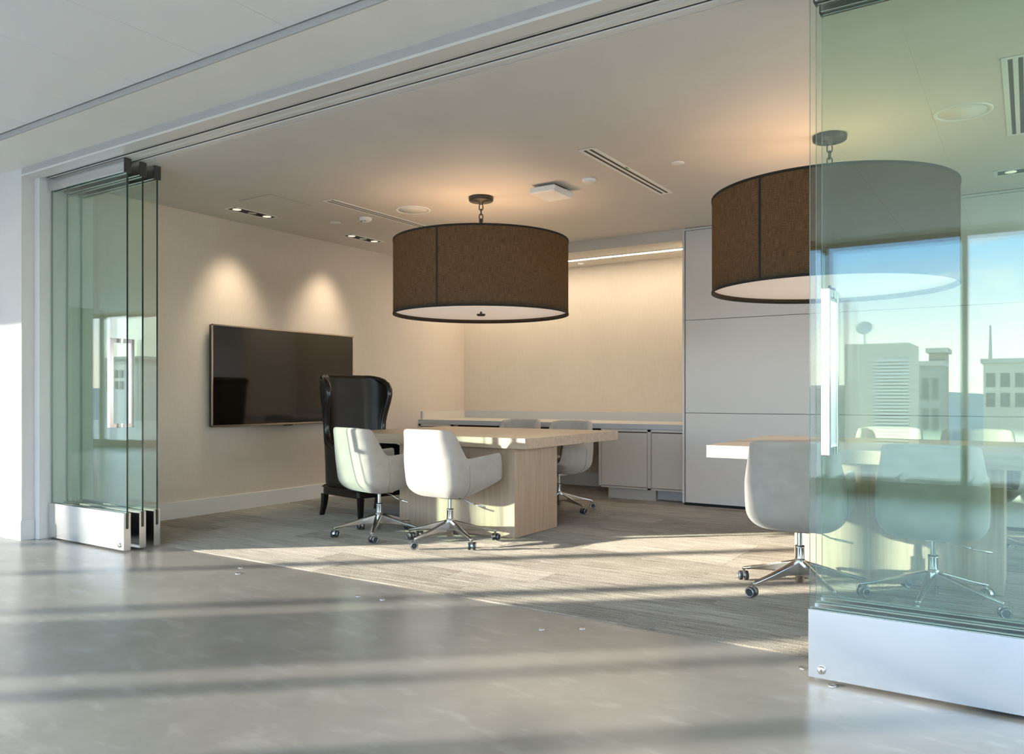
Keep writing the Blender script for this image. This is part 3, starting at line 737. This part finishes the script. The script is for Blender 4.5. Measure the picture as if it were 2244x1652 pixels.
# ================================================================== tables
def table(x0, x1, y0, y1, px0, px1, py0, py1, lab):
    t = mkempty('meeting_table', ((px0 + px1) / 2, (py0 + py1) / 2, 0)); tag(t, lab, 'table', 'pale wood meeting tables')
    inv = Matrix.Translation(-Vector(t.location))
    o = MB().box(x0, x1, y0, y1, .668, .745).build('tabletop', 'wood_x', t, bevel=.002); o.matrix_parent_inverse = inv
    th = .06
    for nm, a in (('pedestal_panel', (px0, px1, py0, py0 + th)), ('pedestal_panel', (px0, px1, py1 - th, py1)), ('pedestal_panel', (px0, px0 + th, py0 + th, py1 - th)), ('pedestal_panel', (px1 - th, px1, py0 + th, py1 - th))):
        o = MB().box(*a, .008, .668).build(nm, 'wood_z', t, bevel=.001); o.matrix_parent_inverse = inv
    o = MB().box(px0 + .01, px1 - .01, py0 + .01, py1 - .01, .0045, .02).build('foot_plinth', 'dark_gap', t); o.matrix_parent_inverse = inv
table(-4.90, -3.0, 4.77, 6.29, -4.25, -3.145, 4.855, 5.475, 'pale ash meeting table with block pedestal in front of the black wing chair')
table(-1.675, .31, 4.77, 6.20, -1.166, -.11, 4.855, 5.475, 'pale ash meeting table with block pedestal on the right, partly behind glass')

# ================================================================== swivel tub chairs
def round_rect_path(a, yb, yf, rb, rf, n_per=None):
    # closed path, starting at the middle of the back going to +x; returns list of (x, y) with arclength
    pts = []
    def arc(cx, cy, r, a0, a1, n):
        for i in range(n + 1):
            q = a0 + (a1 - a0) * i / n; pts.append((cx + r * math.cos(q), cy + r * math.sin(q)))
    def line(p, q, n):
        for i in range(n): pts.append((p[0] + (q[0] - p[0]) * i / n, p[1] + (q[1] - p[1]) * i / n))
    line((0, yb), (a - rb, yb), 4); arc(a - rb, yb + rb, rb, -PI / 2, 0, 10)
    line((a, yb + rb + .012), (a, yf - rf - .004), 16); arc(a - rf, yf - rf, rf, 0, PI / 2, 7)
    line((a - rf - .01, yf), (0, yf), 4)
    half = pts[:]
    full = half + [(0, yf)] + [(-x, y) for (x, y) in half[::-1]][:-1]
    return full
def smooth(t): t = max(0, min(1, t)); return t * t * (3 - 2 * t)
CH = {}
def make_chair():
    t = mkempty('swivel_chair')
    A, YB, YF = .245, -.245, .33
    path = round_rect_path(A, YB, YF, .085, .07)
    cx, cyy = 0, .03
    nb, nw = 9, 10
    cols = []
    for (x, y) in path:
        ax = abs(x)
        # position measure: distance along the outline from the back centre
        if y < YB + .085: q = math.atan2(max(0, ax - (A - .085)), max(1e-6, (YB + .085) - y))  # 0..pi/2 in the corner
        else: q = PI / 2 + (y - (YB + .085))
        # rim height
        if q <= PI / 2: zr = .815 - .006 * smooth(q / (PI / 2))
        else:
            dd = q - PI / 2
            z_arm = .612 + .07 * max(0, dd - .06)
            zr = .809 + (z_arm - .809) * (.4 * max(0, min(1, dd / .075)) + .6 * smooth((dd - .008) / .065))
        fr = smooth((y - (YF - .045)) / .035)
        zr = zr + (.452 - zr) * fr
        col = []
        zt0 = .455
        for i in range(nb):
            th = PI / 2 * i / (nb - 1); k = .42 + .58 * math.sin(th) ** .85; z = .332 + (zt0 - .332) * (1 - math.cos(th))
            col.append((x, y, k, z))
        for i in range(1, nw + 1): col.append((x, y, 1.0, zt0 + (max(zr, zt0 + .012) - zt0) * i / nw))
        pts = []
        for (x_, y_, k, z) in col:
            bk = smooth((.02 - y_) / .22)                 # 1 at the back, 0 at the sides
            lean = -.05 * max(0, z - .45) / .36 * bk
            nar = 1 - .12 * smooth((z - .56) / .25)       # back narrows towards the top
            wid = 1 + .0 * z
            bulge = 1 + .01 * math.sin(PI * max(0, min(1, (z - .34) / .4)))
            px = cx + (x_ - cx) * k * nar * bulge
            # the bottom of the bowl sits under the seat; its front rises
            rise = .07 * max(0, (y_ - .0) / .33) * (1 - smooth((z - .34) / .13)) * k
            sh = -.0 if k >= 1 else 0
            py = cyy + (y_ - cyy) * k + lean
            # crown of the back panel
            if bk > .5: py -= .014 * (1 - min(1, abs(px) / .2) ** 2) * smooth((z - .36) / .2)
            if bk > .9 and z > .78: px *= 1.0
            pts.append((px, py, z + rise))
        cols.append(pts)
    m = MB(); n = len(cols); rws = nb + nw
    vs = [p for c in cols for p in c]
    fs = [(i * rws + j, ((i + 1) % n) * rws + j, ((i + 1) % n) * rws + j + 1, i * rws + j + 1) for i in range(n) for j in range(rws - 1)]
    fs.append([i * rws for i in range(n)][::-1])
    m.add(vs, fs, 0, True)
    sh = m.build('shell', 'chair_fabric', t)
    md = sh.modifiers.new('s', 'SOLIDIFY'); md.thickness = .040; md.offset = -1; md.use_even_offset = False
    md = sh.modifiers.new('ss', 'SUBSURF'); md.levels = 1; md.render_levels = 1
    bake(sh)
    for p in sh.data.polygons: p.use_smooth = True
    # seam piping between back and arm panels
    for sgn in (1, -1):
        best = min(range(n), key=lambda i: abs(path[i][0] - sgn * A) + abs(path[i][1] - (YB + .175)))
        pp = [Vector(p) for p in cols[best][2:-3]]
        pp = [p + Vector((sgn * .001, -.001, 0)) for p in pp]
        MB().tube(pp, .0032, 6).build('piping', 'chair_piping', t)
    # seat cushion
    sp = round_rect_path(.19, -.185, .305, .08, .06)
    m = MB(); prof = [(.86, .425), (.96, .432), (1.0, .448), (1.0, .468), (.96, .482), (.84, .490), (.5, .494), (.02, .495)]
    np_ = len(sp); vs = [((x) * k, .06 + (y - .06) * k, z) for (k, z) in prof for (x, y) in sp]
    fs = [(j * np_ + i, j * np_ + (i + 1) % np_, (j + 1) * np_ + (i + 1) % np_, (j + 1) * np_ + i) for j in range(len(prof) - 1) for i in range(np_)]
    fs.append(list(range(np_))[::-1]); fs.append([(len(prof) - 1) * np_ + i for i in range(np_)])
    m.add(vs, fs, 0, True); m.build('seat_cushion', 'chair_fabric', t)
    # mechanism
    MB().box(-.06, .06, -.05, .09, .318, .345).build('seat_plate', 'chrome_soft', t, bevel=.006)
    MB().lathe([(.0135, .20), (.0135, .335)], 20).build('gas_column', 'chrome', t)
    MB().lathe([(.022, .048), (.0235, .050), (.0235, .232), (.0245, .233), (.0245, .240), (.014, .241)], 24).build('column_sleeve', ['chrome'], t)
    MB().lathe([(.0248, .2395), (.0248, .2445), (.0138, .2448)], 24).build('column_ring', 'black_cap', t)
    MB().tube([(.05, .04, .315), (.10, .05, .308), (.145, .06, .287), (.17, .065, .281)], .0042, 8).build('lever', 'chrome', t)
    MB().tube([(.168, .0645, .2815), (.255, .085, .266)], .0058, 10).build('lever_grip', 'chrome_soft', t)
    # five-star base
    MB().lathe([(.0, .082), (.026, .082), (.030, .095), (.030, .160), (.027, .172), (.0238, .175)], 28).build('base_hub', 'chrome', t)
    am = MB()
    secs = [(.016, .024, .088, .168), (.10, .021, .092, .145), (.20, .017, .084, .115), (.29, .0135, .074, .092), (.325, .012, .068, .084), (.336, .010, .066, .080)]
    vs = []
    for (x, hw, z0, z1) in secs:
        vs += [(x, -hw, z0 + .005), (x, -hw * .45, z0), (x, hw * .45, z0), (x, hw, z0 + .005), (x, hw, z1 - .006), (x, hw * .35, z1), (x, -hw * .35, z1), (x, -hw, z1 - .006)]
    fs = [(i * 8 + j, (i + 1) * 8 + j, (i + 1) * 8 + (j + 1) % 8, i * 8 + (j + 1) % 8) for i in range(len(secs) - 1) for j in range(8)]
    fs += [list(range(8)), [(len(secs) - 1) * 8 + j for j in range(8)][::-1]]
    am.add(vs, fs, 0, False)
    arm = am.build('base_arm', 'chrome', t, bevel=.002)
    bake(arm)
    cm = MB().lathe([(.008, .045), (.008, .072)], 12)
    # hood over the twin wheels
    prof = []
    for k in range(9):
        q = -.35 + (PI + .3) * k / 8; prof.append((.0275 * math.cos(q) + .010, .0265 + .0275 * math.sin(q)))
    inner = [((p[0] - .010) * .87 + .010, .0265 + (p[1] - .0265) * .87) for p in prof[::-1]]
    cm.prism(prof + inner, 'Y', -.008, .008)
    cas = cm.build('caster', 'chrome', t); cas.location = (.328, 0, .004)
    wm = MB()
    R_ = Matrix.Rotation(PI / 2, 4, 'X')
    wm.lathe([(.024, -.0085), (.0262, -.006), (.0262, .006), (.024, .0085)], 24, 0, R_)
    wm.lathe([(.0235, .0075), (.0230, .0100), (.0195, .0104), (.0195, .008)], 24, 1, R_, cap=False)
    wm.lathe([(.0235, -.0075), (.0230, -.0100), (.0195, -.0104), (.0195, -.008)], 24, 1, R_, cap=False)
    for yy in (-.0165, .0165):
        wh = wm.build('wheel', ['rubber', 'chrome_soft'], cas, (.010, yy, .0262)) if yy < 0 else None
        if wh: w0 = wh
        else:
            wh = w0.copy(); C.objects.link(wh); wh.parent = cas; wh.location = (.010, yy, .0262)
    CH['arm0'] = arm
    for k in range(1, 5):
        a = arm.copy(); C.objects.link(a); a.parent = t; a.rotation_euler = (0, 0, k * 2 * PI / 5)
        c = copy_tree(cas, t)
        q = k * 2 * PI / 5; c.location = (.328 * math.cos(q), .328 * math.sin(q), .004)
    return t
proto = make_chair()
def set_base(t, ang, seed):
    rnd = random.Random(seed)
    arms = [c for c in t.children if c.name.split('.')[0] == 'base_arm']; cas = [c for c in t.children if c.name.split('.')[0] == 'caster']
    base = ang - t.rotation_euler.z
    for k, (a, c) in enumerate(zip(arms, cas)):
        q = base + k * 2 * PI / 5
        a.rotation_euler = (0, 0, q); c.location = (.328 * math.cos(q), .328 * math.sin(q), .004); c.rotation_euler = (0, 0, rnd.uniform(-PI, PI))
G1 = 'beige swivel tub chairs'
chairs = [
    ((-4.07, 4.42), -14, math.radians(-128), 'beige swivel tub chair nearest the glass doors, in front of the black wing chair'),
    ((-3.445, 4.475), -4, math.radians(-98), 'sunlit beige swivel tub chair at the near corner of the left table'),
    ((-1.03, 4.40), 3, math.radians(-120), 'beige swivel tub chair at the left end of the right table, half behind glass'),
    ((-.405, 4.50), 2, math.radians(-96), 'beige swivel tub chair fully behind the right glass doors'),
    ((-3.60, 6.30), 176, math.radians(-20), 'beige swivel tub chair on the far side of the left table, right one'),
    ((-4.22, 6.42), 181, math.radians(10), 'beige swivel tub chair on the far side of the left table, left one'),
    ((-.86, 6.12), 178, math.radians(30), 'beige swivel tub chair on the far side of the right table, left one'),
    ((-.29, 6.12), 183, math.radians(-8), 'beige swivel tub chair on the far side of the right table, right one'),
]
for i, (xy, yaw, ba, lab) in enumerate(chairs):
    o = proto if i == 0 else copy_tree(proto)
    o.location = (*xy, .004); o.rotation_euler = (0, 0, math.radians(yaw)); tag(o, lab, 'chair', G1)
    set_base(o, ba, i)

# ================================================================== black leather wing chair
def wing_chair(loc, rz, lab):
    t = mkempty('wing_chair', loc, rz); tag(t, lab, 'chair')
    HW, RC, YB = .335, .20, -.33
    sstr = HW - RC; sarc = RC * PI / 2
    def U(s):
        sg = 1 if s >= 0 else -1; s = abs(s)
        if s <= sstr: return (sg * s, YB)
        if s <= sstr + sarc:
            q = (s - sstr) / RC; return (sg * (sstr + RC * math.sin(q)), YB + RC * (1 - math.cos(q)))
        return (sg * HW, YB + RC + (s - sstr - sarc))
    base = sstr + sarc
    lv = [(.255, .45), (.33, .45), (.42, .45), (.480, .445), (.518, .42), (.538, .37), (.550, .29), (.560, .20), (.573, .11), (.595, .03), (.63, -.045), (.69, -.072), (.74, -.078), (.80, -.072), (.87, -.052), (.94, -.02), (1.0, .015), (1.06, .045), (1.11, .05), (1.15, .03), (1.178, -.02), (1.195, -.09), (1.203, -.16)]
    NC = 33; m = MB(); rows = []
    for (z, ext) in lv:
        S = base + ext; r = []
        for i in range(NC):
            u = -1 + 2 * i / (NC - 1); x, y = U(S * u)
            lean = -.09 * max(0, z - .40)
            flare = 1 + .05 * smooth((z - .8) / .3)
            zz = z
            if z > 1.17: zz = z
            r.append((x * flare, y + lean, zz))
        rows.append(r)
    vs = [p for r in rows for p in r]
    fs = [(j * NC + i, j * NC + i + 1, (j + 1) * NC + i + 1, (j + 1) * NC + i) for j in range(len(rows) - 1) for i in range(NC - 1)]
    m.add(vs, fs, 0, True)
    o = m.build('back_and_wings', 'leather', t)
    # make sure normals point outwards (towards -y at the back)
    me = o.data
    cpoly = me.polygons[(NC - 1) // 2]
    if cpoly.normal.y > 0: me.flip_normals()
    md = o.modifiers.new('s', 'SOLIDIFY'); md.thickness = .062; md.offset = -1
    md = o.modifiers.new('ss', 'SUBSURF'); md.levels = 1; md.render_levels = 2
    # welt along the rim
    rim = [rows[j][0] for j in range(len(rows))] + rows[-1][1:-1] + [rows[j][NC - 1] for j in range(len(rows) - 1, -1, -1)]
    rv = []
    for (x, y, z) in rim:
        q = Vector((x, y, z)); d_ = Vector((-x, 0 if abs(x) > .2 else .2, 0)).normalized() * .030
        rv.append(q + d_)
    # smooth the rim line
    for _ in range(3):
        rv = [rv[0]] + [(rv[i - 1] + rv[i] * 2 + rv[i + 1]) / 4 for i in range(1, len(rv) - 1)] + [rv[-1]]
    MB().tube(rv, .031, 10).build('rim_welt', 'leather_welt', t)
    # seat
    MB().box(-.265, .265, -.26, .24, .33, .475).build('seat_cushion', 'leather', t, bevel=.035, seg=4)
    MB().prism(round_rect_path(.322, -.322, .288, .12, .03), 'Z', .195, .262).build('seat_rail', 'leather', t, bevel=.008, seg=2)
    MB().tube([(-.328, -.24, .262), (-.328, .29, .262), (.328, .29, .262), (.328, -.24, .262), (.26, -.322, .262), (-.26, -.322, .262)], .006, 6, closed=True).build('rail_piping', 'leather_welt', t)
    for sx in (-1, 1):
        m = MB()
        prof = [(.195, .285, .045), (.12, .285, .040), (.06, .284, .034), (0, .282, .028)]
        vs = []
        for (z, yy, w_) in prof:
            h = w_ / 2; xx = sx * .285
            vs += [(xx - h, yy - h - .01, z), (xx + h, yy - h - .01, z), (xx + h, yy + h - .01, z), (xx - h, yy + h - .01, z)]
        fs = [(i * 4 + j, i * 4 + (j + 1) % 4, (i + 1) * 4 + (j + 1) % 4, (i + 1) * 4 + j) for i in range(3) for j in range(4)] + [(0, 1, 2, 3), (15, 14, 13, 12)]
        m.add(vs, fs); m.build('leg', 'black_wood', t, bevel=.002)
        m = MB(); prof = [(.195, -.270, .050), (.14, -.275, .046), (.08, -.290, .040), (.03, -.308, .034), (0, -.320, .032)]
        vs = []
        for (z, yy, w_) in prof:
            h = w_ / 2; xx = sx * .285
            vs += [(xx - h, yy - h, z), (xx + h, yy - h, z), (xx + h, yy + h, z), (xx - h, yy + h, z)]
        k_ = len(prof)
        fs = [(i * 4 + j, i * 4 + (j + 1) % 4, (i + 1) * 4 + (j + 1) % 4, (i + 1) * 4 + j) for i in range(k_ - 1) for j in range(4)] + [(0, 1, 2, 3), (k_ * 4 - 1, k_ * 4 - 2, k_ * 4 - 3, k_ * 4 - 4)]
        m.add(vs, fs); m.build('leg', 'black_wood', t, bevel=.002)
    return t
wing_chair((-4.83, 5.13, .004), math.radians(-90 - 12), 'tall black leather wing chair in front of the television')

# ================================================================== outdoors, seen mirrored in the glass
terr = struct(box('terrace', XL - 20, XR + 20, -14, YWIN - .16, -.4, -.06, 'concrete_out'), 'paved roof terrace outside the windows', 'terrace')
st = box('city_ground', -400, 300, -500, -14, -16, -15, 'bld_grey'); struct(st)
def building(x0, x1, y0, y1, z1, m, lab, cols=0, rws=0, wz=(0, 1), name='building', z0=-15):
    t = mkempty(name, ((x0 + x1) / 2, (y0 + y1) / 2, z0)); tag(t, lab, 'building')
    inv = Matrix.Translation(-Vector(t.location))
    o = MB().box(x0, x1, y0, y1, z0, z1).build('walls', m, t); o.matrix_parent_inverse = inv
    o = MB().box(x0 - .15, x1 + .15, y0 - .15, y1 + .15, z1, z1 + .25).build('parapet', 'concrete_out', t); o.matrix_parent_inverse = inv
    for c in range(cols):
        for r_ in range(rws):
            cw = (x1 - x0) / cols; xa = x0 + cw * (c + .18); xb = x0 + cw * (c + .82)
            rh = (wz[1] - wz[0]) / rws; za = wz[0] + rh * (r_ + .15); zb = wz[0] + rh * (r_ + .85)
            o = MB().box(xa, xb, y1 - .02, y1 + .04, za, zb).build('window', 'bld_win', t); o.matrix_parent_inverse = inv
    return t
# louvred plant enclosure on the roof
pe = mkempty('plant_enclosure', (-3.3, -17, -.3)); tag(pe, 'pale louvred rooftop plant enclosure mirrored in the right glass doors', 'plant enclosure')
inv = Matrix.Translation(-Vector(pe.location))
o = MB().box(-4.06, -2.55, -18.2, -16.05, -15, 2.40).build('walls', 'bld_pale', pe); o.matrix_parent_inverse = inv
for k in range(26):
    o = MB().box(-3.35, -2.56, -16.05, -15.98, -.2 + k * .085, -.2 + k * .085 + .05).build('louvre_slat', 'bld_white', pe); o.matrix_parent_inverse = inv
dsh = mkempty('satellite_dish', (-3.67, -16.6, 2.4)); tag(dsh, 'small satellite dish on the rooftop plant enclosure', 'satellite dish')
MB().tube([(0, 0, 0), (0, 0, .32)], .02, 8).build('post', 'steel_out', dsh)
MB().lathe([(.0, .0), (.10, .012), (.17, .045), (.20, .075), (.17, .05), (.10, .018), (0, .006)], 28, cap=False, mtx=Matrix.Translation((0, .03, .42)) @ Matrix.Rotation(-1.1, 4, 'X')).build('dish', 'bld_white', dsh)
building(-5.2, -3.85, -43, -40, 2.6, 'bld_grey', 'dark narrow building with a small tower mirrored beside the plant enclosure', 3, 2, (-1, 2.2))
building(-4.7, -3.9, -46, -43.5, 3.45, 'bld_brick', 'brick tower behind the dark narrow building in the glass reflection', 3, 3, (1, 3.2))
building(-2.35, 2.2, -56, -50, 3.05, 'bld_pale', 'pale cornice building with paired windows mirrored at the right edge', 6, 2, (.2, 2.6))
building(-14, -6, -64, -58, 1.6, 'bld_grey', 'low grey warehouse on the mirrored skyline', 8, 1, (0, 1.2))
building(4, 15, -75, -66, 2.2, 'bld_brick', 'low brick block beyond the right window edge', 8, 2, (-1, 1.8))
for i, (x0, wd, yy, z1, m) in enumerate([(-88, 4, -44, 4.6, 'bld_white'), (-98, 6, -60, 5.2, 'bld_grey'), (-120, 7, -62, 6.6, 'bld_grey'), (-111, 6, -72, 5.4, 'bld_pale'), (-78, 7, -66, 3.0, 'bld_brick'), (-66, 8, -80, 3.4, 'bld_grey'), (-50, 9, -85, 3.2, 'bld_pale'), (-34, 8, -78, 2.6, 'bld_grey'), (-132, 8, -70, 7.4, 'bld_white')]):
    labs = ['white gabled block on the skyline mirrored in the left doors', 'grey block beside the white one on the mirrored skyline', 'taller dark block on the skyline mirrored in the left doors', 'cream block between dark ones on the mirrored skyline', 'low brick block on the far skyline left of the terrace', 'flat grey block on the far skyline', 'pale wide block on the far skyline', 'low grey shed on the far skyline near the plant enclosure', 'white tower block at the far end of the mirrored skyline']
    building(x0, x0 + wd, yy - 6, yy, z1, m, labs[i], 4, 2, (z1 - 3, z1 - .5))
# masts
for (x, yy, z1, lab) in ((-6.2, -45, 4.15, 'slim vent stack on the mirrored skyline beside the dark building'), (-2.33, -60, 6.1, 'tall thin radio mast above the pale building in the reflection')):
    o = MB().tube([(x, yy, -15), (x, yy, z1 * .6), (x, yy, z1)], [.16, .13, .05], 8).build('mast', 'steel_out'); tag(o, lab, 'mast')
# hills: a low ridge
hv = []; hf = []
nh = 60
for i in range(nh):
    x = -420 + 700 * i / (nh - 1); z = 3.2 + 1.6 * math.sin(i * .7) + 1.1 * math.sin(i * 1.9 + 1)
    hv += [(x, -170, -16), (x, -190, z), (x, -260, z - 1), (x, -300, -16)]
for i in range(nh - 1):
    for j in range(3): hf.append((i * 4 + j, (i + 1) * 4 + j, (i + 1) * 4 + j + 1, i * 4 + j + 1))
o = MB().add(hv, hf, 0, True).build('hills', 'hill'); struct(o)
# boards stacked on the terrace
for s_, (xa, xb) in enumerate(((-1.95, -1.30), (-1.20, -.55), (-.45, .2))):
    for k in range(4):
        o = MB().box(xa + .01 * k, xb + .008 * (k % 2), -4.4, -3.75, -.058 + k * .045, -.058 + k * .045 + .036).build('stacked_board', 'boards', bevel=.002)
        tag(o, ['bottom', 'second', 'third', 'top'][k] + ' pale board of the ' + ['left', 'middle', 'right'][s_] + ' stack outside the windows, mirrored in the right glass', 'board', 'boards stacked on the terrace')
